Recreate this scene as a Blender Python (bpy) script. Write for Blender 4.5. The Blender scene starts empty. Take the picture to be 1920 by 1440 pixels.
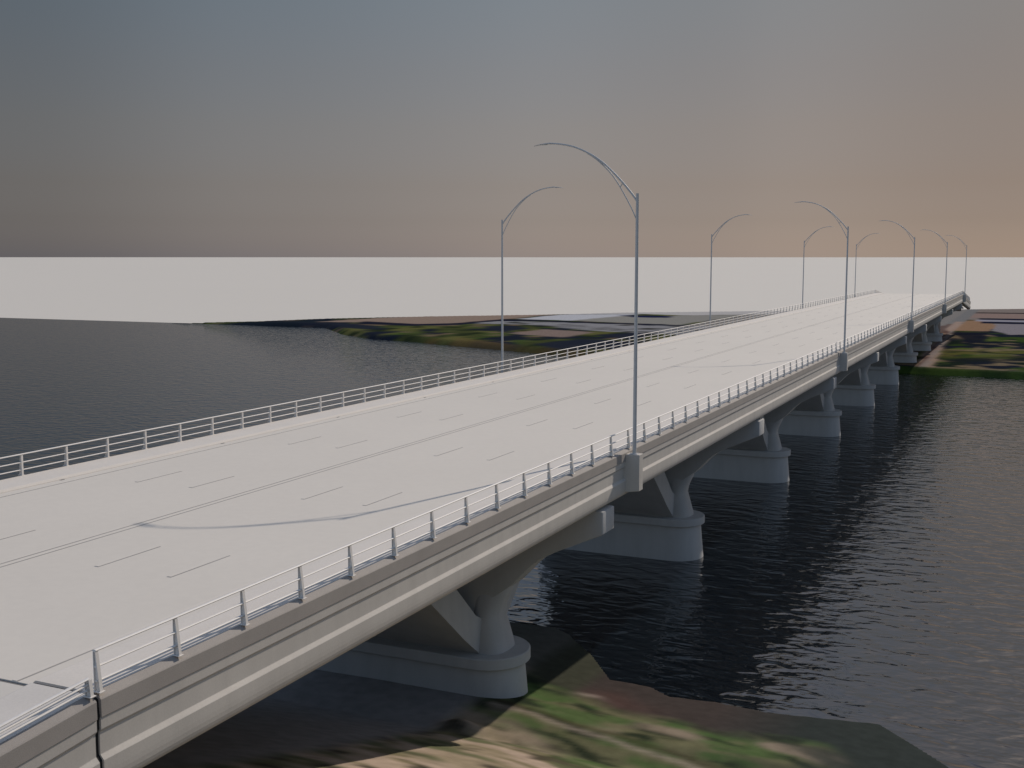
import bpy, bmesh, math, random
import numpy as np
from mathutils import Vector, Matrix
random.seed(7)
rng = np.random.RandomState(11)
scene = bpy.context.scene
COL = scene.collection
PI = math.pi

# ---------------------------------------------------------------- layout (metres)
CX = -32.14            # bridge centre line
DZ = 14.18             # road surface
YJ, YE = 20.27, 352.0  # near and far movement joints of the level bridge
SP = 36.6              # span
PY0 = 56.35            # first pier
NP = 9
WZ = -0.30             # water level
LAMP_Y0, LAMP_S = 59.17, 73.2
SUN_EL = math.radians(33.35)
SUN_V = Vector((0.405, 1.465, 1.0)).normalized()

# ---------------------------------------------------------------- helpers
def tag(o, label=None, cat=None, group=None, kind=None):
    if label: o['label'] = label
    if cat: o['category'] = cat
    if group: o['group'] = group
    if kind: o['kind'] = kind
    return o

def empty(name, loc=(0, 0, 0)):
    o = bpy.data.objects.new(name, None)
    o.location = loc
    o.empty_display_size = 0.3
    COL.objects.link(o)
    return o

def obj(name, me, mat=None, parent=None, smooth=False, loc=None):
    if isinstance(me, bmesh.types.BMesh):
        bm = me
        me = bpy.data.meshes.new(name)
        bmesh.ops.recalc_face_normals(bm, faces=bm.faces)
        bm.to_mesh(me)
        bm.free()
    if smooth:
        me.polygons.foreach_set('use_smooth', [True] * len(me.polygons))
    if mat and not me.materials:
        me.materials.append(mat)
    o = bpy.data.objects.new(name, me)
    COL.objects.link(o)
    if parent: o.parent = parent
    if loc: o.location = loc
    return o

def box(bm, x0, x1, y0, y1, z0, z1):
    vs = [bm.verts.new(p) for p in ((x0, y0, z0), (x1, y0, z0), (x1, y1, z0), (x0, y1, z0),
                                    (x0, y0, z1), (x1, y0, z1), (x1, y1, z1), (x0, y1, z1))]
    for f in ((0, 3, 2, 1), (4, 5, 6, 7), (0, 1, 5, 4), (1, 2, 6, 5), (2, 3, 7, 6), (3, 0, 4, 7)):
        bm.faces.new([vs[i] for i in f])
    return vs

def extrude_y(bm, prof, ys, dz=None, caps=True):
    """closed profile [(x,z)...] swept along y stations; dz(y) lifts it"""
    rings = []
    for y in ys:
        d = dz(y) if dz else 0.0
        rings.append([bm.verts.new((x, y, z + d)) for x, z in prof])
    n = len(prof)
    for a, b in zip(rings, rings[1:]):
        for i in range(n):
            bm.faces.new((a[i], a[(i + 1) % n], b[(i + 1) % n], b[i]))
    if caps:
        bm.faces.new(rings[0]); bm.faces.new(rings[-1][::-1])
    return rings

def loft(bm, rings, caps=True):
    R = [[bm.verts.new(p) for p in r] for r in rings]
    n = len(R[0])
    for a, b in zip(R, R[1:]):
        for i in range(n):
            bm.faces.new((a[i], a[(i + 1) % n], b[(i + 1) % n], b[i]))
    if caps:
        bm.faces.new(R[0][::-1]); bm.faces.new(R[-1])

def tube(bm, pts, rad, seg=10, caps=True, flat=None):
    pts = [Vector(p) for p in pts]
    rads = rad if isinstance(rad, (list, tuple)) else [rad] * len(pts)
    rings = []
    for i, p in enumerate(pts):
        t = (pts[min(i + 1, len(pts) - 1)] - pts[max(i - 1, 0)]).normalized()
        a = Vector((0, 1, 0)) if abs(t.y) < 0.9 else Vector((1, 0, 0))
        u = t.cross(a).normalized(); v = t.cross(u).normalized()
        if flat: rings.append([p + Vector((flat * rads[i] * math.cos(2 * PI * k / seg), 0, rads[i] * math.sin(2 * PI * k / seg))) for k in range(seg)])
        else: rings.append([p + (u * math.cos(2 * PI * k / seg) + v * math.sin(2 * PI * k / seg)) * rads[i] for k in range(seg)])
    loft(bm, rings, caps)

def bevel(bm, w, seg=1, ang=30):
    bmesh.ops.recalc_face_normals(bm, faces=bm.faces)
    ed = [e for e in bm.edges if len(e.link_faces) == 2 and e.calc_face_angle(0) > math.radians(ang)]
    bmesh.ops.bevel(bm, geom=ed, offset=w, segments=seg, profile=0.6, affect='EDGES', clamp_overlap=True)

# ---------------------------------------------------------------- materials
def mat_new(name):
    m = bpy.data.materials.new(name)
    m.use_nodes = True
    nt = m.node_tree
    return m, nt, nt.nodes['Principled BSDF']

def concrete(name, col, var=0.06, scale=0.35, rough=0.85, fine=0.0, fine_scale=18.0, streak=0.0):
    m, nt, b = mat_new(name)
    N, L = nt.nodes, nt.links
    tc = N.new('ShaderNodeTexCoord')
    n1 = N.new('ShaderNodeTexNoise'); n1.inputs['Scale'].default_value = scale
    n1.inputs['Detail'].default_value = 6; n1.inputs['Roughness'].default_value = 0.6
    L.new(tc.outputs['Object'], n1.inputs['Vector'])
    mr = N.new('ShaderNodeMapRange')
    mr.inputs['From Min'].default_value = 0.3; mr.inputs['From Max'].default_value = 0.7
    mr.inputs['To Min'].default_value = 1 - var; mr.inputs['To Max'].default_value = 1 + var
    L.new(n1.outputs['Fac'], mr.inputs['Value'])
    last = mr.outputs['Result']
    def mul(a, bsock):
        mm = N.new('ShaderNodeMath'); mm.operation = 'MULTIPLY'
        L.new(a, mm.inputs[0]); L.new(bsock, mm.inputs[1]); return mm.outputs[0]
    if fine:
        n2 = N.new('ShaderNodeTexNoise'); n2.inputs['Scale'].default_value = fine_scale
        n2.inputs['Detail'].default_value = 2
        L.new(tc.outputs['Object'], n2.inputs['Vector'])
        m2 = N.new('ShaderNodeMapRange')
        m2.inputs['From Min'].default_value = 0.35; m2.inputs['From Max'].default_value = 0.65
        m2.inputs['To Min'].default_value = 1 - fine; m2.inputs['To Max'].default_value = 1 + fine
        L.new(n2.outputs['Fac'], m2.inputs['Value'])
        last = mul(last, m2.outputs['Result'])
    if streak:
        mp = N.new('ShaderNodeMapping'); mp.inputs['Scale'].default_value = (1.6, 1.6, 0.16)
        L.new(tc.outputs['Object'], mp.inputs['Vector'])
        n3 = N.new('ShaderNodeTexNoise'); n3.inputs['Scale'].default_value = 1.0; n3.inputs['Detail'].default_value = 5
        L.new(mp.outputs['Vector'], n3.inputs['Vector'])
        m3 = N.new('ShaderNodeMapRange')
        m3.inputs['From Min'].default_value = 0.4; m3.inputs['From Max'].default_value = 0.72
        m3.inputs['To Min'].default_value = 1.0; m3.inputs['To Max'].default_value = 1 - streak
        L.new(n3.outputs['Fac'], m3.inputs['Value'])
        last = mul(last, m3.outputs['Result'])
    vm = N.new('ShaderNodeVectorMath'); vm.operation = 'SCALE'
    vm.inputs[0].default_value = col
    L.new(last, vm.inputs['Scale'])
    L.new(vm.outputs['Vector'], b.inputs['Base Color'])
    b.inputs['Roughness'].default_value = rough
    bp = N.new('ShaderNodeBump'); bp.inputs['Strength'].default_value = 0.15; bp.inputs['Distance'].default_value = 0.01
    nb = N.new('ShaderNodeTexNoise'); nb.inputs['Scale'].default_value = 25; nb.inputs['Detail'].default_value = 3
    L.new(tc.outputs['Object'], nb.inputs['Vector']); L.new(nb.outputs['Fac'], bp.inputs['Height'])
    L.new(bp.outputs['Normal'], b.inputs['Normal'])
    return m

M_road = concrete('road_concrete', (0.63, 0.58, 0.51), var=0.02, scale=0.09, fine=0.012, fine_scale=3)
M_walk = concrete('kerb_concrete', (0.64, 0.59, 0.53), var=0.03, scale=0.5, fine=0.03)
M_cope = concrete('coping_concrete', (0.33, 0.30, 0.27), var=0.07, scale=0.8, fine=0.09, fine_scale=45)
M_beam = concrete('beam_concrete', (0.52, 0.485, 0.435), var=0.05, scale=0.3, fine=0.03, streak=0.08)
M_pier = concrete('pier_concrete', (0.46, 0.455, 0.44), var=0.05, scale=0.35, fine=0.02, streak=0.07)
M_mark = concrete('marking_paint', (0.645, 0.595, 0.525), var=0.02, scale=1.0)
M_plain = concrete('pale_ground', (0.615, 0.575, 0.51), var=0.006, scale=0.002, rough=1.0)
M_joint, nt, b = mat_new('joint_rubber'); b.inputs['Base Color'].default_value = (0.012, 0.012, 0.012, 1); b.inputs['Roughness'].default_value = 0.9
M_grate, nt, b = mat_new('drain_iron'); b.inputs['Base Color'].default_value = (0.16, 0.15, 0.14, 1); b.inputs['Roughness'].default_value = 0.7

def metal(name, col, rough, met):
    m, nt, b = mat_new(name)
    N, L = nt.nodes, nt.links
    tc = N.new('ShaderNodeTexCoord'); n = N.new('ShaderNodeTexNoise')
    n.inputs['Scale'].default_value = 6; n.inputs['Detail'].default_value = 4
    L.new(tc.outputs['Object'], n.inputs['Vector'])
    r = N.new('ShaderNodeMapRange'); r.inputs['To Min'].default_value = rough - 0.08; r.inputs['To Max'].default_value = rough + 0.12
    L.new(n.outputs['Fac'], r.inputs['Value']); L.new(r.outputs['Result'], b.inputs['Roughness'])
    c = N.new('ShaderNodeMapRange'); c.inputs['To Min'].default_value = 0.9; c.inputs['To Max'].default_value = 1.1
    L.new(n.outputs['Fac'], c.inputs['Value'])
    vm = N.new('ShaderNodeVectorMath'); vm.operation = 'SCALE'; vm.inputs[0].default_value = col
    L.new(c.outputs['Result'], vm.inputs['Scale']); L.new(vm.outputs['Vector'], b.inputs['Base Color'])
    b.inputs['Metallic'].default_value = met
    return m
M_rail = metal('painted_railing', (0.74, 0.70, 0.65), 0.5, 0.0)
M_lamp = metal('galvanised_steel', (0.50, 0.495, 0.48), 0.55, 0.0)
M_lens, nt, b = mat_new('lamp_lens'); b.inputs['Base Color'].default_value = (0.45, 0.46, 0.46, 1); b.inputs['Roughness'].default_value = 0.25

# water ----------------------------------------------------------
M_water, nt, b = mat_new('water')
N, L = nt.nodes, nt.links
b.inputs['Base Color'].default_value = (0.003, 0.006, 0.010, 1)
b.inputs['Roughness'].default_value = 0.04
b.inputs['IOR'].default_value = 2.0
tc = N.new('ShaderNodeTexCoord')
def wave(scale, sx, sy, rot, detail, dist, strength, prev=None, distort=0.6):
    mp = N.new('ShaderNodeMapping'); mp.inputs['Scale'].default_value = (sx, sy, 1); mp.inputs['Rotation'].default_value = (0, 0, rot)
    L.new(tc.outputs['Object'], mp.inputs['Vector'])
    n = N.new('ShaderNodeTexNoise'); n.inputs['Scale'].default_value = scale; n.inputs['Detail'].default_value = detail
    n.inputs['Roughness'].default_value = 0.5; n.inputs['Distortion'].default_value = distort
    L.new(mp.outputs['Vector'], n.inputs['Vector'])
    bp = N.new('ShaderNodeBump'); bp.inputs['Distance'].default_value = dist; bp.inputs['Strength'].default_value = strength
    L.new(n.outputs['Fac'], bp.inputs['Height'])
    if prev: L.new(prev, bp.inputs['Normal'])
    return bp.outputs['Normal']
w1 = wave(0.62, 0.75, 1.3, 0.35, 0.9, 0.18, 1.0)
w2 = wave(1.5, 0.8, 1.25, -0.15, 1.0, 0.04, 1.0, w1)
L.new(w2, b.inputs['Normal'])

# land (albedo comes from a colour attribute of ground cover and painted shade) ----
M_land, nt, b = mat_new('land_cover')
N, L = nt.nodes, nt.links
at = N.new('ShaderNodeAttribute'); at.attribute_name = 'cover'
tc = N.new('ShaderNodeTexCoord')
n = N.new('ShaderNodeTexNoise'); n.inputs['Scale'].default_value = 1.3; n.inputs['Detail'].default_value = 5
L.new(tc.outputs['Object'], n.inputs['Vector'])
r = N.new('ShaderNodeMapRange'); r.inputs['From Min'].default_value = 0.3; r.inputs['From Max'].default_value = 0.7
r.inputs['To Min'].default_value = 0.88; r.inputs['To Max'].default_value = 1.12
L.new(n.outputs['Fac'], r.inputs['Value'])
vm = N.new('ShaderNodeVectorMath'); vm.operation = 'SCALE'
L.new(at.outputs['Color'], vm.inputs[0]); L.new(r.outputs['Result'], vm.inputs['Scale'])
L.new(vm.outputs['Vector'], b.inputs['Base Color'])
b.inputs['Roughness'].default_value = 0.95
b.inputs['Specular IOR Level'].default_value = 0.0

# ---------------------------------------------------------------- numpy noise and polygons
def vnoise(x, y, seed=0):
    xi = np.floor(x).astype(np.int64); yi = np.floor(y).astype(np.int64)
    fx = x - xi; fy = y - yi
    fx = fx * fx * (3 - 2 * fx); fy = fy * fy * (3 - 2 * fy)
    def h(a, c):
        v = (a * 374761393 + c * 668265263 + seed * 974711) & 0x7fffffff
        v = ((v ^ (v >> 13)) * 1274126177) & 0x7fffffff
        v = (v ^ (v >> 16)) & 0xffffff
        return v / float(0xffffff)
    a = h(xi, yi); b_ = h(xi + 1, yi); c = h(xi, yi + 1); d = h(xi + 1, yi + 1)
    return (a * (1 - fx) + b_ * fx) * (1 - fy) + (c * (1 - fx) + d * fx) * fy
def fbm(x, y, seed=0, oct=4):
    s = 0; a = 0.5; t = 0
    for i in range(oct):
        s = s + a * vnoise(x, y, seed + i * 17); t += a
        x = x * 2.03 + 11.3; y = y * 2.03 + 5.7; a *= 0.5
    return s / t
def inpoly(x, y, poly):
    ins = np.zeros(x.shape, bool)
    n = len(poly); j = n - 1
    for i in range(n):
        xi, yi = poly[i]; xj, yj = poly[j]
        if yi != yj:
            c = ((yi > y) != (yj > y)) & (x < (xj - xi) * (y - yi) / (yj - yi) + xi)
            ins ^= c
        j = i
    return ins
def distline(x, y, pts):
    d = np.full(x.shape, 1e9)
    for (x0, y0), (x1, y1) in zip(pts, pts[1:]):
        dx, dy = x1 - x0, y1 - y0
        t = np.clip(((x - x0) * dx + (y - y0) * dy) / (dx * dx + dy * dy + 1e-9), 0, 1)
        d = np.minimum(d, np.hypot(x - x0 - t * dx, y - y0 - t * dy))
    return d
def blur(c, k):
    for _ in range(k):
        p = np.pad(c, ((1, 1), (1, 1), (0, 0)), mode='edge')
        c = (p[:-2, 1:-1] + p[2:, 1:-1] + p[1:-1, :-2] + p[1:-1, 2:] + 2 * c) / 6
    return c

def grid_land(name, x0, x1, y0, y1, step, zf, cf, keep=None, nb=1):
    nx = int((x1 - x0) / step) + 1; ny = int((y1 - y0) / step) + 1
    X, Y = np.meshgrid(np.linspace(x0, x1, nx), np.linspace(y0, y1, ny))
    Z = zf(X, Y); Cc = blur(cf(X, Y), nb)
    idx = np.arange(nx * ny).reshape(ny, nx)
    q = np.stack([idx[:-1, :-1], idx[:-1, 1:], idx[1:, 1:], idx[1:, :-1]], -1)
    m = Z[:-1, :-1] > -0.95
    m = m | (Z[1:, 1:] > -0.95) | (Z[:-1, 1:] > -0.95) | (Z[1:, :-1] > -0.95)
    if keep is not None:
        K = keep(X, Y); m &= K[:-1, :-1] & K[1:, 1:] & K[:-1, 1:] & K[1:, :-1]
    q = q[m].reshape(-1, 4)
    used, inv = np.unique(q, return_inverse=True)
    V = np.stack([X.ravel(), Y.ravel(), Z.ravel()], 1)[used]
    q = inv.reshape(-1, 4)
    me = bpy.data.meshes.new(name)
    me.from_pydata(V.tolist(), [], q.tolist())
    ca = me.color_attributes.new('cover', 'FLOAT_COLOR', 'POINT')
    cc = np.concatenate([Cc.reshape(-1, 3)[used], np.ones((len(used), 1))], 1).astype(np.float32)
    ca.data.foreach_set('color', cc.ravel())
    me.update()
    return obj(name, me, M_land, smooth=True)

def mix(c, col, m):
    m = np.clip(m, 0, 1)[..., None]
    return c * (1 - m) + np.array(col) * m

# colours of ground cover (linear albedo); the navy is painted tree shade
TAN = (0.30, 0.235, 0.155); PINK = (0.24, 0.185, 0.15); GREEN = (0.075, 0.105, 0.035); DGREEN = (0.028, 0.045, 0.02)
OLIVE = (0.13, 0.125, 0.05); TREE_SHADE = (0.018, 0.022, 0.034); BROWN = (0.12, 0.08, 0.045); GREY = (0.24, 0.235, 0.24)
MUD = (0.055, 0.042, 0.036); TEAL = (0.028, 0.038, 0.036); LGREY = (0.42, 0.41, 0.42); ROOF = (0.24, 0.225, 0.20); RUST = (0.10, 0.045, 0.035)

# ---------------------------------------------------------------- setting
bm = bmesh.new()
R = 120000
vs = [bm.verts.new(p) for p in ((-R, -R, 0), (R, -R, 0), (R, R, 0), (-R, R, 0))]
bm.faces.new(vs)
g = obj('ground', bm, M_plain, loc=(0, 0, -1.0)); tag(g, kind='structure')

bm = bmesh.new()
box(bm, -760, 420, -260, 349.6, -0.65, WZ)
w = obj('water', bm, M_water); tag(w, kind='structure')

K = 25.0 / 24.7
shore = [(-150, 71), (-60, 70.3), (-32, 69.8), (-28.6, 69.9), (-27.2, 68.9), (-26.2, 67.7), (-24.6, 66.0), (-22.0, 62.3), (-19.5, 62.2), (-18.1, 61.2), (-15.5, 61.5),
         (-12.5, 61.2), (-6.8, 62.1), (-4.6, 59.8), (-3.0, 58.0), (6, 45), (20, 30)]
shore = [(x * K, y * K) for x, y in shore]
near_poly = shore + [(40, -60), (-200, -60), (-200, 71)]
def zn(X, Y):
    d = distline(X, Y, shore) * np.where(inpoly(X, Y, near_poly), 1, -1)
    z = np.where(d > 0, WZ + 0.14 * d, WZ + 0.5 * d)
    z = np.minimum(z, 1.0 + 0.05 * (fbm(X / 6, Y / 6, 5) - 0.5) * 4)
    t = np.clip((X + 22) / 16, 0, 1); t = t * t * (3 - 2 * t)
    bank = np.minimum(np.maximum(49.6 - Y, 0) * 0.35, 9.0) * (1 - 0.8 * t)
    bump = 0.6 * np.exp(-((X + 25.6) / 1.2) ** 2 - ((Y - 49.9) / 0.7) ** 2)
    return np.where(d > 0, z + bank + bump, z)
def cn(X, Y):
    d = distline(X, Y, shore) * np.where(inpoly(X, Y, near_poly), 1, -1)
    a = -0.28
    U = X * math.cos(a) + Y * math.sin(a); V = -X * math.sin(a) + Y * math.cos(a)
    wv = fbm(U / 4, V / 2, 3) - 0.5
    base = np.zeros(X.shape + (3,)) + np.array((0.33, 0.26, 0.185))
    n1 = fbm(U / 2.4 + 2, V / 0.8, 21, 3); n2 = fbm(U / 3.2, V / 0.9, 33, 3); n3 = fbm(U / 2.6, V / 0.55, 47, 2); n4 = fbm(U / 5, V / 2.2, 57, 2)
    base = mix(base, (0.15, 0.135, 0.06), (n3 - 0.45) * 4.5)
    base = mix(base, (0.24, 0.20, 0.12), (n4 - 0.5) * 4)
    base = mix(base, (0.10, 0.115, 0.05), (fbm(U / 3, V / 1.4, 66, 3) - 0.52) * 7)
    base = mix(base, (0.05, 0.045, 0.03), (fbm(U / 1.6, V / 0.8, 68, 3) - 0.62) * 12)
    east = np.clip((X + 24) / 9, 0, 1)
    g = np.clip((13.0 + 3.5 * east + 5 * wv - d) / 3.2, 0, 1)
    veg = np.zeros(X.shape + (3,)) + np.array((0.12, 0.125, 0.055))
    veg = mix(veg, (0.055, 0.115, 0.025), (n1 - 0.42) * 7)
    veg = mix(veg, (0.065, 0.115, 0.03), (n2 - 0.54) * 7)
    veg = mix(veg, (0.022, 0.034, 0.018), (0.42 - n3) * 9)
    veg = mix(veg, (0.20, 0.165, 0.11), (n4 - 0.58) * 8)
    veg = mix(veg, (0.03, 0.042, 0.03), np.clip((X + 15) / 9, 0, 0.7) * np.clip((0.56 - n2) * 8, 0, 1))
    base = base * (1 - g[..., None]) + veg * g[..., None]
    line = np.abs(V - 49.6 - 1.2 * (fbm(U / 6, V * 0 + 3, 91) - 0.5) - 0.0 * U)
    base = mix(base, (0.34, 0.28, 0.21), np.clip(1 - np.abs(V - 44.7 - 1.5 * (fbm(U / 5, V * 0, 91) - 0.5)) / 0.22, 0, 0.8) * (X > -26))
    base = mix(base, (0.05, 0.035, 0.02), np.clip(1 - np.abs(V - 45.35 - 1.5 * (fbm(U / 5, V * 0, 91) - 0.5)) / 0.3, 0, 0.6) * (X > -27))
    mud = np.clip(1 - (d - 4.2 - 0.6 * east - 2.6 * wv) / 1.6, 0, 1)
    mc = mix(np.zeros(X.shape + (3,)) + np.array((0.048, 0.040, 0.036)), (0.075, 0.042, 0.035), np.exp(-((X + 20.5) / 2.4) ** 2) * np.exp(-((d - 3.8) / 1.3) ** 2) * 0.8)
    mc = mix(mc, (0.26, 0.21, 0.17), np.exp(-((X + 22.2) / 0.9) ** 2 - ((d - 4.3) / 0.3) ** 2))
    mc = mix(mc, (0.026, 0.036, 0.034), np.clip((X + 15) / 5, 0, 1))
    mc = mix(mc, (0.044, 0.05, 0.033), np.clip((-X - 22.6) / 0.8, 0, 1))
    base = base * (1 - mud[..., None]) + mc * mud[..., None]
    tl = np.clip((X + 11) / 4, 0, 1) * np.clip((9 - d) / 2, 0, 1)
    base = mix(base, (0.028, 0.038, 0.034), tl * 0.9)
    shadow_edge = 26.2 - np.clip(49.6 - Y, 0, 20) * 0.14
    base = mix(base, (0.20, 0.20, 0.195), np.clip((-X - shadow_edge) / 1.2, 0, 0.96) * np.clip((d - 3) / 5, 0.25, 1))  # ground inside the bridge's shadow edge painted greyer, shade put into its colour
    grey = base.mean(axis=2, keepdims=True)
    return (base * 0.72 + grey * 0.28) * np.array([1.30, 1.22, 1.20])
near = grid_land('river_bank', -75, 14, 12, 74, 0.25, zn, cn, nb=1); tag(near, kind='structure')

far_shore = [(-420, 343.5), (-274, 344.5), (-254, 343.8), (-229.9, 344.3), (-204, 315.6), (-186.4, 302.1), (-170, 297.2), (-138.5, 282.9), (-118.9, 274.4),
             (-105.3, 268.5), (-70, 262), (-26.4, 258.7), (-23.2, 258.9), (-18.8, 257.3), (-10.5, 257.4), (-2.4, 255.4), (30, 252), (120, 250), (260, 240)]
far_shore = [(x * K, y * K) for x, y in far_shore]
far_edge = [(-281, 374), (-264.5, 394), (-234, 428), (-188, 469), (-172, 492.5), (-133, 521.4), (-118.8, 533.7), (-34.8, 590), (-7.2, 608.9), (60, 650), (260, 700)]
far_edge = [(-303.5, 345.9)] + [(x * 0.9595, y * 0.9595) for x, y in far_edge]
far_poly = [(-303.5, 345.7)] + far_shore[1:] + [(260, 720)] + far_edge[::-1]
P_ = dict(
 navyedge=[(-300, 340), (-262.1, 356), (-230.7, 379), (-222.2, 365.2), (-236.1, 351.3), (-281.6, 330.6)],
 tan=[(-242.0, 358.1), (-236, 390), (-220, 425), (-193.6, 470), (-183.9, 446.5), (-186.8, 409.9), (-192.4, 371.2), (-202.2, 361.3), (-222.2, 363.2)],
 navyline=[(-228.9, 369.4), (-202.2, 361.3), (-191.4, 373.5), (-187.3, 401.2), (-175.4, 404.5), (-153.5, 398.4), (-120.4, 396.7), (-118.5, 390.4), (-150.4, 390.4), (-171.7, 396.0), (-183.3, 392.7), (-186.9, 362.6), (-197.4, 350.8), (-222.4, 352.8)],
 whiteroof=[(-183.3, 407.2), (-180.9, 444.9), (-152.2, 462.9), (-154.5, 442.6), (-160.4, 405.2)],
 greyroof=[(-160.4, 405.2), (-154.5, 442.6), (-132.2, 457.4), (-110.6, 476.9), (-112.2, 439.6), (-115.6, 393.5)],
 farpale=[(-180, 447), (-172, 486), (-120, 530), (-80, 560), (-70, 500), (-110, 479), (-132, 460), (-152, 465)],
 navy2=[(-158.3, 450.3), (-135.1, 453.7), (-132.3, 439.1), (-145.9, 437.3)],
 parking=[(-187.1, 373.6), (-182.6, 391.1), (-155.8, 393.6), (-117.6, 387.4), (-85, 400), (-85, 345), (-113.6, 345.8), (-134.4, 353.8), (-162.2, 374.1)],
 grey3=[(-112, 393), (-110, 478), (-70, 500), (-40, 590), (-30, 560), (-30, 430), (-60, 380), (-85, 380)],
 pinkrect=[(-150.8, 328.9), (-149.3, 353.2), (-128.3, 344.8), (-127.6, 318.2)],
 nb1=[(-175.1, 357.8), (-167.7, 368.1), (-153.7, 354.4), (-156.3, 334.9)],
 nb2=[(-247.1, 353.9), (-229.1, 354.5), (-205.2, 344.1), (-200.8, 326.6), (-221.8, 336.5)],
 nb3=[(-123.1, 333.2), (-115.9, 347.5), (-108.3, 356.8), (-105.4, 311.5)],
 nb4=[(-126.1, 290.9), (-122.3, 313.2), (-105.4, 311.5), (-90, 290), (-110.0, 274.2)],
 brown=[(-157.4, 307.1), (-123.6, 281.6), (-115.4, 266.2), (-143.4, 274.7)],
 path=[(-23.8, 256.5), (-20.3, 257.9), (-23.2, 327.0), (-25.4, 406.0), (-25.6, 458.5), (-28.3, 457.7), (-27.8, 385.2), (-26.6, 316.6)],
 brick=[(-29, 400.1), (-28, 462.4), (-18.4, 474.0), (-13.8, 438.2), (-14.6, 402.4)],
 rtree_shade=[(-26.8, 393.9), (-14.4, 396.6), (-14.1, 353.1), (-18.0, 346.8), (-21.5, 369.1)],
 rgrey=[(-15.5, 448.1), (20, 453.3), (20, 410.3), (-8.7, 385.4), (-13.7, 405.8)],
 l1=[(-25.6, 538.0), (20, 545.0), (20, 534.9), (-25.3, 528.9)],
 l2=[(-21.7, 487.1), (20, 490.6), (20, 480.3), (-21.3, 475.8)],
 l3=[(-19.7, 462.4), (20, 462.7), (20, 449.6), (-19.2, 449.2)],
 rtan=[(-21.4, 300.2), (20, 319.4), (20, 308.9), (-20.7, 289.1)],
 rng=[(-21.4, 282.5), (20, 303.8), (20, 268.8), (-19.6, 261.6)],
 rpave=[(-34, 470), (-34, 600), (40, 640), (40, 466), (-18, 474)])
def zfar(X, Y):
    d = distline(X, Y, far_shore) * np.where(inpoly(X, Y, far_poly), 1, -1)
    z = np.minimum(np.where(d > 0, WZ + 0.45 * d, WZ + 0.5 * d), 1.0)
    return np.where(d > 0, WZ + (z - WZ) * np.clip((X + 303) / 50, 0.05, 1), z)
def cfar(X, Y):
    wx = X + 5 * (fbm(X / 9, Y / 12, 61) - 0.5); wy = Y + 9 * (fbm(X / 9, Y / 12, 71) - 0.5)
    d = distline(X, Y, far_shore)
    n1 = fbm(X / 9, Y / 15, 3, 3); n2 = fbm(X / 6, Y / 10, 9, 3); n3 = fbm(X / 12, Y / 20, 19, 3); n4 = fbm(X / 4, Y / 7, 29, 3)
    c = np.zeros(X.shape + (3,)) + np.array((0.05, 0.058, 0.022))
    c = mix(c, (0.10, 0.10, 0.035), (n3 - 0.5) * 9)
    c = mix(c, (0.045, 0.075, 0.02), (n2 - 0.52) * 9)
    c = mix(c, (0.02, 0.028, 0.014), (0.48 - n4) * 14)
    c = mix(c, (0.014, 0.018, 0.028), (n1 - 0.53) * 22)  # navy blotches: tree shadows painted into the ground colour
    c = mix(c, (0.15, 0.11, 0.07), (n2 - 0.66) * 14)
    def p(name, col, amt=1.0, warp=1.0):
        nonlocal c
        a = X + (wx - X) * warp; b_ = Y + (wy - Y) * warp
        c = mix(c, col, inpoly(a, b_, P_[name]) * amt)
    # right-hand bank
    rt = X > -45
    gr = rt & (X > -24.5) & (Y < 392)
    g0 = np.zeros(c.shape) + np.array((0.034, 0.058, 0.016))
    g0 = mix(g0, (0.075, 0.10, 0.028), (n2 - 0.5) * 8)
    g0 = mix(g0, (0.013, 0.02, 0.016), (0.50 - n1) * 18)
    g0 = mix(g0, (0.012, 0.016, 0.026), (n3 - 0.54) * 20)  # navy blotches again, tree shade painted into the grass colour
    g0 = mix(g0, (0.16, 0.125, 0.08), (fbm(X / 7, Y / 6, 77, 3) - 0.64) * 14)
    c = np.where(gr[..., None], g0, c)
    bandc = np.exp(-((Y - 303 - 0.35 * (X + 20) - 5 * (n4 - 0.5)) / 12) ** 2) * gr
    c = mix(c, (0.10, 0.095, 0.03), bandc * 1.1 * np.clip((n4 - 0.3) * 4, 0, 1))
    c = mix(c, (0.28, 0.21, 0.13), np.exp(-((Y - 316 - 0.3 * (X + 20)) / 2.5) ** 2) * gr * np.clip((n2 - 0.42) * 5, 0, 0.6))
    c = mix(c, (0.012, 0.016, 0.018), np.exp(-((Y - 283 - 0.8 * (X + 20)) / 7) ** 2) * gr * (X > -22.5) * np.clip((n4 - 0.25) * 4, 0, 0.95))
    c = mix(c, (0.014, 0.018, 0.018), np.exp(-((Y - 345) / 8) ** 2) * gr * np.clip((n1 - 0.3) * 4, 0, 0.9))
    c = mix(c, (0.16, 0.12, 0.08), np.exp(-((Y - 364) / 5) ** 2) * gr * (X < -14) * np.clip((n2 - 0.45) * 5, 0, 0.6))
    p('rpave', (0.20, 0.165, 0.145)); p('rgrey', (0.21, 0.19, 0.20), 1, 0.5); p('brick', (0.25, 0.155, 0.095), 1, 0.3)
    p('rtree_shade', (0.012, 0.014, 0.024), 0.95, 0.6); p('l1', (0.045, 0.03, 0.03), 1, 0.2); p('l2', (0.014, 0.016, 0.03), 1, 0.3); p('l3', (0.014, 0.016, 0.03), 1, 0.3)  # the navy patch is tree shade painted into the bank colour
    c = mix(c, (0.27, 0.26, 0.30), (rt & (Y > 463) & (Y < 475) & (X > -22)) * 0.9)
    c = mix(c, (0.24, 0.17, 0.145), (rt & (Y > 490) & (Y < 527) & (X > -26)) * 0.9)
    c = mix(c, (0.17, 0.165, 0.16), (X < -25) & (X > -60) & (Y > 440))
    c = mix(c, (0.12, 0.085, 0.075), (X < -27.5) & (X > -60) & (Y > 300) & (Y < 440))
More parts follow.
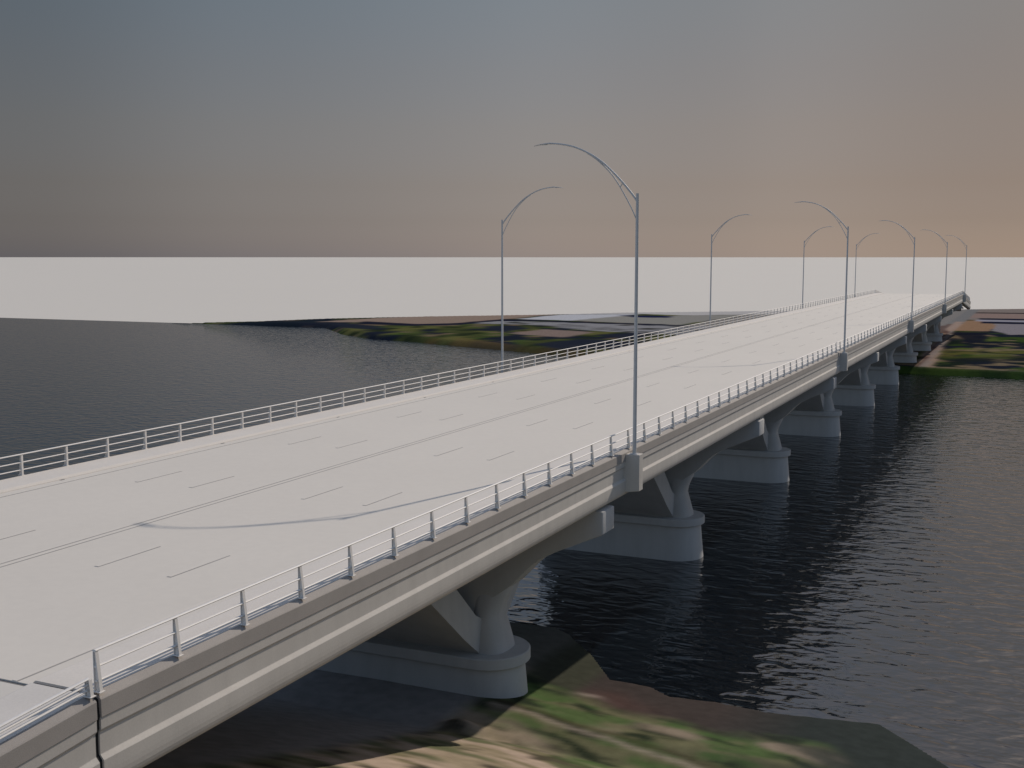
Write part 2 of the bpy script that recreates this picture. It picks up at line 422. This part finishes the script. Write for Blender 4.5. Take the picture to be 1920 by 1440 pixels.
    p('path', (0.30, 0.22, 0.175), 1, 0.03)
    off = X + 23.6 + (Y - 258) * 0.0235
    c = mix(c, (0.10, 0.06, 0.055), (np.abs(off) < 0.5) & (Y < 400) & (Y > 257))
    c = mix(c, (0.26, 0.22, 0.205), (np.abs(off - 1.2) < 0.6) & (Y < 400) & (Y > 257))
    # grassy lip along the water
    c = mix(c, (0.045, 0.075, 0.018), rt * np.clip((3.6 - d) / 0.6, 0, 1))
    c = mix(c, (0.022, 0.04, 0.014), rt * np.clip((3.6 - d) / 0.6, 0, 1) * np.clip((n4 - 0.45) * 6, 0, 1))
    c = mix(c, (0.16, 0.145, 0.11), rt * (X > -25) * np.clip(1 - np.abs(d - 4.1) / 0.5, 0, 0.9))
    # left-hand peninsula
    p('navyedge', (0.014, 0.02, 0.028), 1, 0.4); p('nb1', TREE_SHADE, 0.95); p('nb2', TREE_SHADE, 0.95); p('nb3', TREE_SHADE, 0.95); p('nb4', TREE_SHADE, 0.95)  # navy patches are tree shadows painted into the land colour
    c = mix(c, (0.11, 0.07, 0.028), (X < -90) * (X > -165) * np.clip(1 - d / 5, 0, 1) * np.clip((n2 - 0.35) * 4, 0, 1))
    p('brown', (0.12, 0.085, 0.035), 0.6); p('tan', (0.25, 0.185, 0.145), 1, 0.2)
    p('farpale', (0.42, 0.40, 0.38), 1, 0.2); p('grey3', (0.20, 0.185, 0.17), 1, 0.2)
    p('parking', (0.23, 0.225, 0.23), 1, 0.6); p('pinkrect', (0.215, 0.16, 0.135), 0.95, 0.3)
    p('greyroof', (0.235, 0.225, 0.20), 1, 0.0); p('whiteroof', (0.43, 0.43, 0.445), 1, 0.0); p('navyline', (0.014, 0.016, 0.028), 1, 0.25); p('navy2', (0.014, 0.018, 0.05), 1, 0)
    pk = inpoly(wx, wy, P_['parking'])
    c = mix(c, (0.04, 0.04, 0.035), pk * np.clip((fbm(X / 7, Y / 3, 88) - 0.57) * 14, 0, 1))
    return c
keep_all = lambda X, Y: inpoly(X, Y, [(-303.5, 344.5)] + [(x, y - 5) for x, y in far_shore[1:-1]] + [(90, 240), (90, 665)] + far_edge[::-1])
far = grid_land('far_bank', -315, -48, 248, 560, 1.5, zfar, cfar, keep=keep_all, nb=1)
far.name = 'river_bank.001'; tag(far, kind='structure')
far = grid_land('far_bank', -48, 90, 248, 640, 0.8, zfar, cfar, keep=keep_all, nb=1)
far.name = 'river_bank.002'; tag(far, kind='structure')

# ---------------------------------------------------------------- the bridge
bridge = empty('road_bridge', (CX, YJ, 0))
tag(bridge, 'long pale concrete road bridge on hammerhead piers crossing the river', 'bridge')
def bobj(name, bm, mat, parent=None, smooth=False):
    """geometry is written in world coordinates; move it into the bridge's frame"""
    bmesh.ops.translate(bm, verts=bm.verts, vec=(-CX, -YJ, 0))
    return obj(name, bm, mat, parent or bridge, smooth)

def ramp(y):
    if y < YJ: return -(YJ - y) * 0.072
    if y > YE: return -(y - YE) * 0.085
    return 0.0
EDGE = 12.08
# right-hand half profile (dx from centre, z) of the edge beam, outer face downwards
cove = [(12.11, 12.5), (12.108, 12.36), (12.10, 12.22), (12.08, 12.08), (12.045, 11.97), (11.99, 11.88), (11.91, 11.81), (11.80, 11.76), (11.6, 11.715), (11.2, 11.69)]
YN, YF = 4.0, 392.0
ST_LEVEL = [YJ + 0.0] + [YJ + (YE - YJ) * i / 18 for i in range(1, 18)] + [YE]
def sections():
    near_s = [YN + (YJ - 0.14 - YN) * i / 4 for i in range(5)]
    far_s = [YE + 0.12 + (YF - YE - 0.12) * i / 5 for i in range(6)]
    return [near_s, ST_LEVEL, far_s]
for si, ys in enumerate(sections()):
    # roadway slab
    bm = bmesh.new()
    extrude_y(bm, [(CX - 9.85, 13.9), (CX + 9.85, 13.9), (CX + 9.85, DZ), (CX - 9.85, DZ)], ys, ramp)
    road = bobj('roadway', bm, M_road)
    if si == 1: ROAD = road
    for s in (1, -1):
        bm = bmesh.new()
        pr_ = [(CX + s * x, z) for x, z in ((9.852, 13.9), (9.852, 14.20), (9.95, 14.295), (10.0, 14.31), (11.828, 14.31), (11.828, 13.9))]
        extrude_y(bm, pr_, ys, ramp)
        bobj('kerb', bm, M_walk)
        # parapet coping (rougher, darker concrete)
        bm = bmesh.new()
        pr_ = [(CX + s * x, z) for x, z in ((11.83, 14.305), (11.86, 14.31), (12.06, 14.19), (12.085, 14.16), (12.09, 13.73), (12.07, 13.71), (11.83, 13.71))]
        extrude_y(bm, pr_, ys, ramp)
        bobj('coping', bm, M_cope)
        # moulded edge beam with ledge, recess, bright splay and rounded foot
        bm = bmesh.new()
        prof = [(11.83, 13.708), (12.05, 13.708), (12.06, 13.70), (12.06, 13.42), (12.055, 13.41), (12.005, 13.345), (12.0, 13.33), (12.0, 12.785), (12.005, 12.77), (12.10, 12.665), (12.11, 12.65)] + cove + [(11.2, 12.6), (11.2, 13.708)]
        pr_ = [(CX + s * x, z) for x, z in prof]
        extrude_y(bm, pr_, ys, ramp)
        bobj('edge_beam', bm, M_beam)
# girders under the deck
for k in range(7):
    x = CX - 9.6 + 3.2 * k
    for ys in sections():
        bm = bmesh.new()
        pr_ = [(x - 0.5, 11.9), (x + 0.5, 11.9), (x + 0.5, 12.15), (x + 0.14, 12.4), (x + 0.14, 13.3), (x + 0.6, 13.55), (x + 0.6, 13.88), (x - 0.6, 13.88), (x - 0.6, 13.55), (x - 0.14, 13.3), (x - 0.14, 12.4), (x - 0.5, 12.15)]
        extrude_y(bm, pr_, [ys[0] + 0.05, ys[-1] - 0.05] if ys is ST_LEVEL else ys, ramp)
        bobj('girder', bm, M_beam)
for s in (1, -1):
    for ys in sections():
        bm = bmesh.new()
        extrude_y(bm, [(CX + s * 9.85, 13.6), (CX + s * 11.2, 13.6), (CX + s * 11.2, 13.89), (CX + s * 9.85, 13.89)], ys, ramp)
        bobj('deck_slab', bm, M_beam)
bm = bmesh.new(); extrude_y(bm, [(CX - 9.85, 13.7), (CX + 9.85, 13.7), (CX + 9.85, 13.89), (CX - 9.85, 13.89)], ST_LEVEL, ramp)
bobj('deck_slab', bm, M_beam)

# movement joint: black seal let in between the slabs
bm = bmesh.new()
for s in (1, -1):
    bm = bmesh.new()
    pr_ = [(CX + s * x, z) for x, z in ((9.95, 13.9), (9.95, 14.24), (11.80, 14.25), (12.0, 14.16), (12.03, 13.75), (12.0, 13.6), (12.0, 13.42), (11.95, 13.33), (11.95, 12.78), (12.05, 12.64), (12.05, 12.2), (11.2, 11.75), (11.2, 13.9))]
    extrude_y(bm, pr_, [YJ - 0.138, YJ - 0.002])
    bobj('joint_seal', bm, M_joint)
bm = bmesh.new()
box(bm, CX - 9.85, CX + 9.85, YJ - 0.138, YJ - 0.002, 13.9, DZ - 0.03)
bobj('joint_seal', bm, concrete('joint_filler', (0.16, 0.15, 0.14)))
bm = bmesh.new()
box(bm, CX - 11.9, CX + 11.9, YE + 0.01, YE + 0.11, 12.4, DZ - 0.03)
bobj('joint_seal', bm, M_joint)

# painted lines: raised thermoplastic, one mesh of the roadway
EDGE_LINES = []
def mark_mesh():
    bm = bmesh.new()
    h = 0.012
    def strip(x0, x1, y0, y1, edge_line=True):
        box(bm, x0, x1, y0, y1, DZ + 0.001, DZ + h)
        if edge_line: EDGE_LINES.append((x1 + 0.002, x1 + 0.05, y0, y1))
    for x in (-32.40, -32.06): strip(x, x + 0.15, YJ + 0.02, YE - 0.02)
    for x in (-41.45, -22.98): strip(x, x + 0.15, YJ + 0.02, YE - 0.02)
    for x in (-38.36, -35.17, -29.0, -25.86):
        y = 29.35
        while y < YE - 4:
            strip(x - 0.06, x + 0.09, y, y + 3.05)
            EDGE_LINES.append((x - 0.06, x + 0.13, y - 0.05, y - 0.002)); y += 12.192
    return bm
bobj('lane_marking', mark_mesh(), M_mark, ROAD)
bm = bmesh.new()
for a in EDGE_LINES: box(bm, a[0], a[1], a[2], a[3], DZ + 0.001, DZ + 0.005)  # thin dark strips along the edges of the markings
bobj('marking_edge_line', bm, concrete('edge_line_grey', (0.30, 0.285, 0.27), var=0.1), ROAD)
for i in range(28):
    for x in (CX + 9.72, CX - 9.83):
        y = 28.6 + 11.9 * i
        if y < YE - 3:
            bm = bmesh.new()
            for k in range(3): box(bm, x, x + 0.11, y - 0.15 + k * 0.1, y - 0.11 + k * 0.1, DZ + 0.001, DZ + 0.01)
            box(bm, x + 0.04, x + 0.07, y - 0.155, y + 0.095, DZ + 0.0015, DZ + 0.008)
            bobj('drain_grate', bm, M_grate, ROAD)

# pier: flared wall > footing, cap, columns, hammerheads
def stadium(hx, r, z, n=22, e=2.0):
    pts = []
    for sx in (1, -1):
        for k in range(n):
            a = -PI / 2 + PI * k / (n - 1)
            ca, sa = math.cos(a), math.sin(a)
            x = (hx - r) + r * abs(ca) ** (2 / e); y = r * math.copysign(abs(sa) ** (2 / e), sa)
            pts.append((sx * x, sx * y, z))
    return pts
def wall_mesh():
    bm = bmesh.new()
    outer = [(1.0, 3.19), (1.15, 3.35), (1.62, 3.67), (2.75, 4.5), (4.1, 5.6), (6.45, 7.5), (8.9, 9.5), (11.5, 11.6)]
    inner = [(8.3, 11.6), (3.6, 7.45), (1.4, 5.45), (0.0, 4.75)]
    poly = [(-h, z) for h, z in outer] + [(-h, z) for h, z in inner] + [(h, z) for h, z in inner[-2::-1]] + [(h, z) for h, z in outer[::-1]]
    poly = [(y - 0.4, z) for y, z in poly]
    a = [bm.verts.new((-5.14, y, z)) for y, z in poly]; b_ = [bm.verts.new((5.14, y, z)) for y, z in poly]
    n = len(poly)
    for i in range(n): bm.faces.new((a[i], a[(i + 1) % n], b_[(i + 1) % n], b_[i]))
    bm.faces.new(a); bm.faces.new(b_[::-1])
    return bm
def footing_mesh(zb):
    bm = bmesh.new()
    loft(bm, [stadium(7.42, 2.32, zb), stadium(7.33, 2.25, -0.5), stadium(7.05, 2.0, 2.6)])
    return bm
def cap_mesh():
    bm = bmesh.new()
    loft(bm, [stadium(7.33, 2.28, 2.58), stadium(7.37, 2.32, 2.61), stadium(7.37, 2.32, 3.15), stadium(7.32, 2.27, 3.2)])
    return bm
def column_mesh():
    bm = bmesh.new()
    rings = []
    for z, x0, x1, hy in ((3.2, 4.30, 6.36, 1.42), (3.6, 4.33, 6.27, 1.38), (4.3, 4.38, 6.08, 1.26), (5.1, 4.42, 5.86, 1.14), (5.6, 4.38, 5.96, 1.06), (6.2, 4.3, 6.22, 0.96), (6.6, 4.3, 6.42, 0.86), (7.4, 4.3, 6.4, 0.6)):
        cx = (x0 + x1) / 2; hx = (x1 - x0) / 2; r = []
        for k in range(40):
            a = 2 * PI * k / 40; ca, sa = math.cos(a), math.sin(a); e = 2 / 2.7
            r.append((cx + hx * math.copysign(abs(ca) ** e, ca), hy * math.copysign(abs(sa) ** e, sa), z))
        rings.append(r)
    loft(bm, rings)
    return bm
def head_mesh():
    bm = bmesh.new()
    ol = [(3.56, 11.7), (3.56, 5.92), (3.95, 5.62), (4.40, 5.20), (4.70, 5.35), (5.18, 5.86), (5.76, 6.27), (6.4, 6.74), (6.88, 7.12), (7.35, 7.62), (7.82, 8.12), (8.44, 8.66), (9.36, 9.17), (10.56, 9.72), (12.04, 10.38), (12.04, 11.60), (11.3, 11.62)]
    hy = 0.91
    a = [bm.verts.new((x, -hy, z)) for x, z in ol]; b_ = [bm.verts.new((x, hy, z)) for x, z in ol]
    n = len(ol)
    for i in range(n): bm.faces.new((a[i], a[(i + 1) % n], b_[(i + 1) % n], b_[i]))
    bm.faces.new(a); bm.faces.new(b_[::-1])
    bevel(bm, 0.10, 2, 50)
    return bm
def beam_mesh():
    bm = bmesh.new(); box(bm, -3.57, 3.57, -0.45, 0.75, 4.9, 11.65); return bm
def mesh_of(name, bm):
    me = bpy.data.meshes.new(name); bmesh.ops.recalc_face_normals(bm, faces=bm.faces); bm.to_mesh(me); bm.free()
    me.materials.append(M_pier)
    return me
def smooth_by_angle(me, ang=0.7):
    me.polygons.foreach_set('use_smooth', [True] * len(me.polygons))
    bm = bmesh.new(); bm.from_mesh(me)
    for e in bm.edges:
        if len(e.link_faces) == 2 and e.calc_face_angle(0) > ang: e.smooth = False
    bm.to_mesh(me); bm.free()
ms = {k: mesh_of(k, v) for k, v in dict(pier=wall_mesh(), footing=footing_mesh(-2.0), cap=cap_mesh(), column=column_mesh(), hammerhead=head_mesh(), diaphragm=beam_mesh()).items()}
for k in ms: smooth_by_angle(ms[k])
def pier_at(i):
    p = obj('pier', ms['pier'], None, bridge)
    p.location = (0, PY0 + SP * i - YJ, 0)
    obj('footing', ms['footing'], None, p); obj('cap', ms['cap'], None, p); obj('diaphragm', ms['diaphragm'], None, p)
    for s in (0, 1):
        for k in ('column', 'hammerhead'):
            o = obj(k, ms[k], None, p)
            if s: o.rotation_euler = (0, 0, PI)
    return p
for i in range(-1, NP): pier_at(i)
# round columns under the far ramp
for y in (YE + 14, YF - 3):
    for x in (-3.2, 3.2):
        bm = bmesh.new()
        tube(bm, [(x, y - YJ, -0.5), (x, y - YJ, 11.5 + ramp(y))], 0.45, 16)
        o = obj('ramp_column', bm, M_pier, bridge, smooth=True)
    bm = bmesh.new(); box(bm, -9.5, 9.5, y - YJ - 0.6, y - YJ + 0.6, 11.0 + ramp(y), 11.85 + ramp(y))
    obj('ramp_beam', bm, M_pier, bridge)

# box brackets that carry the lamps, both sides, staggered
lamp_sites = [(1, LAMP_Y0 + LAMP_S * i) for i in range(5)] + [(-1, LAMP_Y0 + LAMP_S * (i + 0.5)) for i in range(4)]
for s, y in lamp_sites:
    bm = bmesh.new()
    x0, x1 = sorted((CX + s * 11.6, CX + s * 12.86))
    box(bm, x0, x1, y - 0.32, y + 0.32, 12.12, 14.1)
    # splayed underside towards the beam
    for v in bm.verts:
        if v.co.z < 12.2 and abs(v.co.x - (CX + s * 12.86)) > 0.5: v.co.z = 11.95
    bevel(bm, 0.015)
    bobj('lamp_bracket', bm, M_beam)

# ---------------------------------------------------------------- street lamps
ARM = [(0, 13.50), (-0.2, 13.80), (-0.75, 14.45), (-1.35, 15.07), (-2.0, 15.65), (-2.75, 16.13), (-3.6, 16.50), (-4.4, 16.68), (-5.0, 16.74)]
def smoothpts(p, n=4):
    out = []
    P = [Vector((q[0], 0, q[1])) for q in p]
    for i in range(len(P) - 1):
        a = P[max(i - 1, 0)]; b_ = P[i]; c = P[i + 1]; d = P[min(i + 2, len(P) - 1)]
        for k in range(n):
            t = k / n
            out.append(0.5 * ((2 * b_) + (c - a) * t + (2 * a - 5 * b_ + 4 * c - d) * t * t + (3 * b_ - a - 3 * c + d) * t ** 3))
    out.append(P[-1]); return out
def lamp_meshes():
    d = {}
    bm = bmesh.new(); n = 14
    tube(bm, [(0, 0, z) for z in (0.03, 3, 7, 11, 13.95)], [0.108, 0.102, 0.093, 0.084, 0.078], 18)
    d['pole'] = bm
    bm = bmesh.new()
    rings = []
    for z, w in ((0.0, 0.21), (0.03, 0.21)): rings.append([(x * w, y * w, z) for x, y in ((-1, -1), (1, -1), (1, 1), (-1, 1))])
    loft(bm, rings)
    for x in (-0.15, 0.15):
        for y in (-0.15, 0.15): tube(bm, [(x, y, 0.03), (x, y, 0.085)], 0.018, 6)
    d['base_plate'] = bm
    bm = bmesh.new(); p = smoothpts(ARM); tube(bm, p, [0.062 - 0.018 * i / len(p) for i in range(len(p))], 10); d['arm'] = bm
    bm = bmesh.new(); p = smoothpts([(0, 12.50), (-0.33, 13.20), (-0.95, 14.28), (-1.45, 14.98), (-2.0, 15.53), (-2.5, 15.93), (-2.85, 16.14)])
    tube(bm, p, 0.036, 8); d['brace'] = bm
    bm = bmesh.new(); tube(bm, [(-0.82, 0, 14.50), (-0.98, 0, 14.30)], 0.028, 8); d['strut'] = bm
    # flat cobra-style head
    bm = bmesh.new(); rings = []
    for x, w, t, z in ((-4.86, 0.045, 0.045, 16.735), (-4.98, 0.08, 0.055, 16.74), (-5.15, 0.12, 0.042, 16.735), (-5.5, 0.15, 0.034, 16.705), (-5.85, 0.11, 0.02, 16.655), (-5.96, 0.04, 0.012, 16.63)):
        rings.append([(x, w * math.cos(2 * PI * k / 12), z + t * math.sin(2 * PI * k / 12)) for k in range(12)])
    loft(bm, rings); d['lamp_head'] = bm
    bm = bmesh.new(); box(bm, -5.55, -5.18, -0.09, 0.09, 16.67, 16.695); d['lens'] = bm
    out = {}
    for k, bm in d.items():
        me = bpy.data.meshes.new(k); bmesh.ops.recalc_face_normals(bm, faces=bm.faces); bm.to_mesh(me); bm.free()
        me.materials.append(M_lens if k == 'lens' else M_lamp)
        smooth_by_angle(me, 0.9)
        out[k] = me
    return out
LM = lamp_meshes()
def make_lamp():
    t = empty('street_lamp')
    for k in ('pole', 'base_plate', 'arm', 'brace', 'strut', 'lamp_head'):
        o = obj(k, LM[k], None, t)
        if k == 'lamp_head': obj('lens', LM['lens'], None, o)
    return t
def copy_tree(o, parent=None):
    c = o.copy(); COL.objects.link(c)
    if parent: c.parent = parent
    for ch in o.children: copy_tree(ch, c)
    return c
ords = ['nearest', 'second', 'third', 'fourth', 'farthest']
ordl = ['nearest', 'second', 'third', 'farthest']
proto = make_lamp()
bpy.context.view_layer.update()
for j, (s, y) in enumerate(lamp_sites):
    o = proto if j == 0 else copy_tree(proto)
    o.location = (CX + s * 12.47, y, 14.1)
    if s < 0: o.rotation_euler = (0, 0, PI)
    if s > 0:
        i = j; lab = ['nearest and tallest grey street lamp, on the right side of the bridge',
                      'second grey street lamp from the front along the right railing of the bridge',
                      'third grey street lamp from the front along the right railing of the bridge',
                      'fourth grey street lamp from the front, second to last on the right railing',
                      'farthest grey street lamp on the right, at the far end of the bridge'][i]
    else:
        i = j - 5; lab = ['nearest grey street lamp behind the left railing, standing against the far grassy bank',
                          'second grey street lamp from the front behind the left railing',
                          'third grey street lamp from the front behind the left railing',
                          'farthest and smallest grey street lamp behind the left railing'][i]
    tag(o, lab, 'street lamp', 'street lamps along the bridge')

# ---------------------------------------------------------------- railings
def post_mesh(h=1.03):
    bm = bmesh.new()
    k = h / 1.03
    # web
    def quad_prism(p, y0, y1):
        a = [bm.verts.new((x, y0, z)) for x, z in p]; b_ = [bm.verts.new((x, y1, z)) for x, z in p]
        n = len(p)
        for i in range(n): bm.faces.new((a[i], a[(i + 1) % n], b_[(i + 1) % n], b_[i]))
        bm.faces.new(a); bm.faces.new(b_[::-1])
    quad_prism([(-0.074, 0.02), (0.085, 0.02), (0.085 - 0.11 * k, 0.99 * k), (-0.074, 0.99 * k)], -0.012, 0.012)
    quad_prism([(-0.09, 0.02), (-0.075, 0.02), (-0.075, 0.99 * k), (-0.09, 0.99 * k)], -0.05, 0.05)
    quad_prism([(0.086, 0.02), (0.101, 0.02), (0.101 - 0.11 * k, 0.99 * k), (0.086 - 0.11 * k, 0.99 * k)], -0.05, 0.05)
    box(bm, -0.13, 0.14, -0.09, 0.09, 0.0, 0.019)
    return bm
PM = bpy.data.meshes.new('post'); _b = post_mesh(); bmesh.ops.recalc_face_normals(_b, faces=_b.faces); _b.to_mesh(PM); _b.free(); PM.materials.append(M_rail)
def railing(s, label):
    x = CX + s * 11.94
    t = empty('bridge_railing', (x, YJ, 14.31))
    tag(t, label, 'railing', 'tall railings along the bridge')
    n_lv = int((YE - YJ) / 2.815) + 1
    ys = [YJ + 0.08 + 2.815 * i for i in range(n_lv)]
    for i, y in enumerate(ys[:100]):
        o = obj('post', PM, None, t, loc=(0, y - YJ, 0))
        if s < 0: o.rotation_euler = (0, 0, PI)
    bm = bmesh.new()
    for y in ys[100:]:
        b2 = bmesh.new(); b2.from_mesh(PM)
        if s < 0: bmesh.ops.rotate(b2, verts=b2.verts, matrix=Matrix.Rotation(PI, 3, 'Z'))
        bmesh.ops.translate(b2, verts=b2.verts, vec=(0, y - YJ, 0))
        tmp = bpy.data.meshes.new('tmp'); b2.to_mesh(tmp); b2.free(); bm.from_mesh(tmp); bpy.data.meshes.remove(tmp)
    o = obj('post', bm, M_rail, t); o['kind'] = 'stuff'
    for nm, dx, dz, r in (('top_rail', -0.055, 1.02, 0.032), ('middle_rail', -0.03, 0.625, 0.027), ('bottom_rail', -0.03, 0.265, 0.027)):
        bm = bmesh.new()
        yy = [ys[0] - 0.04] + ys[1:-1:8] + [ys[-1] + 0.04]
        tube(bm, [(s * dx, y - YJ, dz) for y in yy], r, 14, flat=1.9)
        smooth_by_angle(obj(nm, bm, M_rail, t).data, 0.9)
railing(1, 'long grey three-rail railing on the right edge of the bridge, nearest the viewer')
railing(-1, 'long pale three-rail railing on the left edge of the bridge, beyond the roadway')

def low_railing(s, near, label):
    x = CX + s * 11.94
    if near: ya, yb, n, sgn = YJ - 0.22, YJ - 0.22 - 3.9 * 4, 5, -1
    else: ya, yb, n, sgn = YE + 0.3, YE + 0.3 + 2.6 * 14, 15, 1
    t = empty('approach_railing', (x, ya, 14.31))
    tag(t, label, 'railing', 'low railings along the approach ramps')
    h = 0.44 if near else 0.95
    bmP = post_mesh(h); me = bpy.data.meshes.new('post'); bmesh.ops.recalc_face_normals(bmP, faces=bmP.faces); bmP.to_mesh(me); bmP.free(); me.materials.append(M_rail)
    ys = [ya + (yb - ya) * i / (n - 1) for i in range(n)]
    for y in ys:
        o = obj('post', me, None, t, loc=(0, y - ya, ramp(y)))
        if s < 0: o.rotation_euler = (0, 0, PI)
    for nm, dx, f, r in (('top_rail', -0.02, 0.98, 0.03), ('middle_rail', -0.02, 0.68, 0.026), ('bottom_rail', -0.02, 0.38, 0.026)):
        bm = bmesh.new()
        tube(bm, [(s * dx, y - ya, f * h + ramp(y)) for y in ys], r, 14, flat=1.9)
        smooth_by_angle(obj(nm, bm, M_rail, t).data, 0.9)
low_railing(1, True, 'low grey railing on the sloping approach at the bottom left corner')
low_railing(1, False, 'distant railing dipping down the ramp at the far right end of the bridge')
low_railing(-1, False, 'distant railing dipping away at the far left end of the bridge')

# ---------------------------------------------------------------- light
world = bpy.data.worlds.new('World'); scene.world = world; world.use_nodes = True
nt = world.node_tree; N, L = nt.nodes, nt.links
bg = N['Background']
sky = N.new('ShaderNodeTexSky'); sky.sky_type = 'NISHITA'; sky.sun_disc = False
sky.sun_elevation = SUN_EL
# sun azimuth: nishita rotation 0 points to +Y, turning towards +X
sky.sun_rotation = math.atan2(SUN_V.x, SUN_V.y)
sky.air_density = 1.0; sky.dust_density = 1.0; sky.ozone_density = 1.0
# hazy evening air: the clear sky is tinted by height above the horizon and its glow round the sun is damped
geo = N.new('ShaderNodeTexCoord')
sep = N.new('ShaderNodeSeparateXYZ'); L.new(geo.outputs['Generated'], sep.inputs[0])
ramp_h = N.new('ShaderNodeValToRGB'); L.new(sep.outputs['Z'], ramp_h.inputs['Fac'])
def stops(node, lst):
    cr = node.color_ramp
    while len(cr.elements) > 1: cr.elements.remove(cr.elements[-1])
    cr.elements[0].position = lst[0][0]; cr.elements[0].color = (*lst[0][1], 1)
    for p, c in lst[1:]:
        e = cr.elements.new(p); e.color = (*c, 1)
stops(ramp_h, [(0.0, (0.4051, 0.4315, 0.6332)), (0.012, (0.3646, 0.3725, 0.5235)), (0.03, (0.3329, 0.3163, 0.4079)), (0.06, (0.3497, 0.2983, 0.3286)), (0.108, (0.4017, 0.3261, 0.3111)), (0.155, (0.4282, 0.3537, 0.3206)), (0.21, (0.4498, 0.3925, 0.3453)), (0.34, (0.62, 0.59, 0.56)), (0.55, (1.04, 0.97, 0.9)), (1.0, (1.18, 1.12, 1.05))])
hv = N.new('ShaderNodeCombineXYZ'); L.new(sep.outputs['X'], hv.inputs[0]); L.new(sep.outputs['Y'], hv.inputs[1])
nz = N.new('ShaderNodeVectorMath'); nz.operation = 'NORMALIZE'; L.new(hv.outputs[0], nz.inputs[0])
dt = N.new('ShaderNodeVectorMath'); dt.operation = 'DOT_PRODUCT'; L.new(nz.outputs[0], dt.inputs[0])
dt.inputs[1].default_value = Vector((SUN_V.x, SUN_V.y, 0)).normalized()
ramp_a = N.new('ShaderNodeValToRGB'); L.new(dt.outputs['Value'], ramp_a.inputs['Fac'])
g1 = lambda v: (v, v, v)
ramp_a.color_ramp.interpolation = 'EASE'
stops(ramp_a, [(0.0, g1(2.0)), (0.2, g1(1.4)), (0.40, g1(0.80)), (0.46, g1(0.80)), (0.61, g1(0.95)), (0.766, g1(0.968)), (0.88, g1(0.804)), (0.97, g1(0.587)), (1.0, g1(0.545))])  # sky away from the sun brightened as added fill for the shaded piers
m1 = N.new('ShaderNodeVectorMath'); m1.operation = 'MULTIPLY'; L.new(sky.outputs['Color'], m1.inputs[0]); L.new(ramp_h.outputs['Color'], m1.inputs[1])
m2 = N.new('ShaderNodeVectorMath'); m2.operation = 'MULTIPLY'; L.new(m1.outputs[0], m2.inputs[0]); L.new(ramp_a.outputs['Color'], m2.inputs[1])
L.new(m2.outputs[0], bg.inputs['Color'])
bg.inputs['Strength'].default_value = 0.10

sun = bpy.data.lights.new('sun', 'SUN'); sun.energy = 2.95; sun.angle = math.radians(0.6); sun.color = (1.0, 0.90, 0.79)
so = bpy.data.objects.new('sun', sun); COL.objects.link(so)
so.rotation_euler = SUN_V.to_track_quat('Z', 'Y').to_euler()
so.location = (50, 100, 80)

# ---------------------------------------------------------------- camera
cam = bpy.data.cameras.new('camera'); co = bpy.data.objects.new('camera', cam); COL.objects.link(co)
F = 2172.36; PSI = 0.42754; TH = math.atan(238 / F)
cam.sensor_width = 36; cam.lens = F / 1920 * 36
cam.clip_start = 0.5; cam.clip_end = 400000
co.location = (0, 0, 24.7)
co.rotation_euler = (PI / 2 - TH, 0, PSI)
scene.camera = co
scene.view_settings.view_transform = 'Standard'; scene.view_settings.look = 'None'
scene.view_settings.gamma = 1; scene.view_settings.exposure = 0
scene.view_settings.use_curve_mapping = False
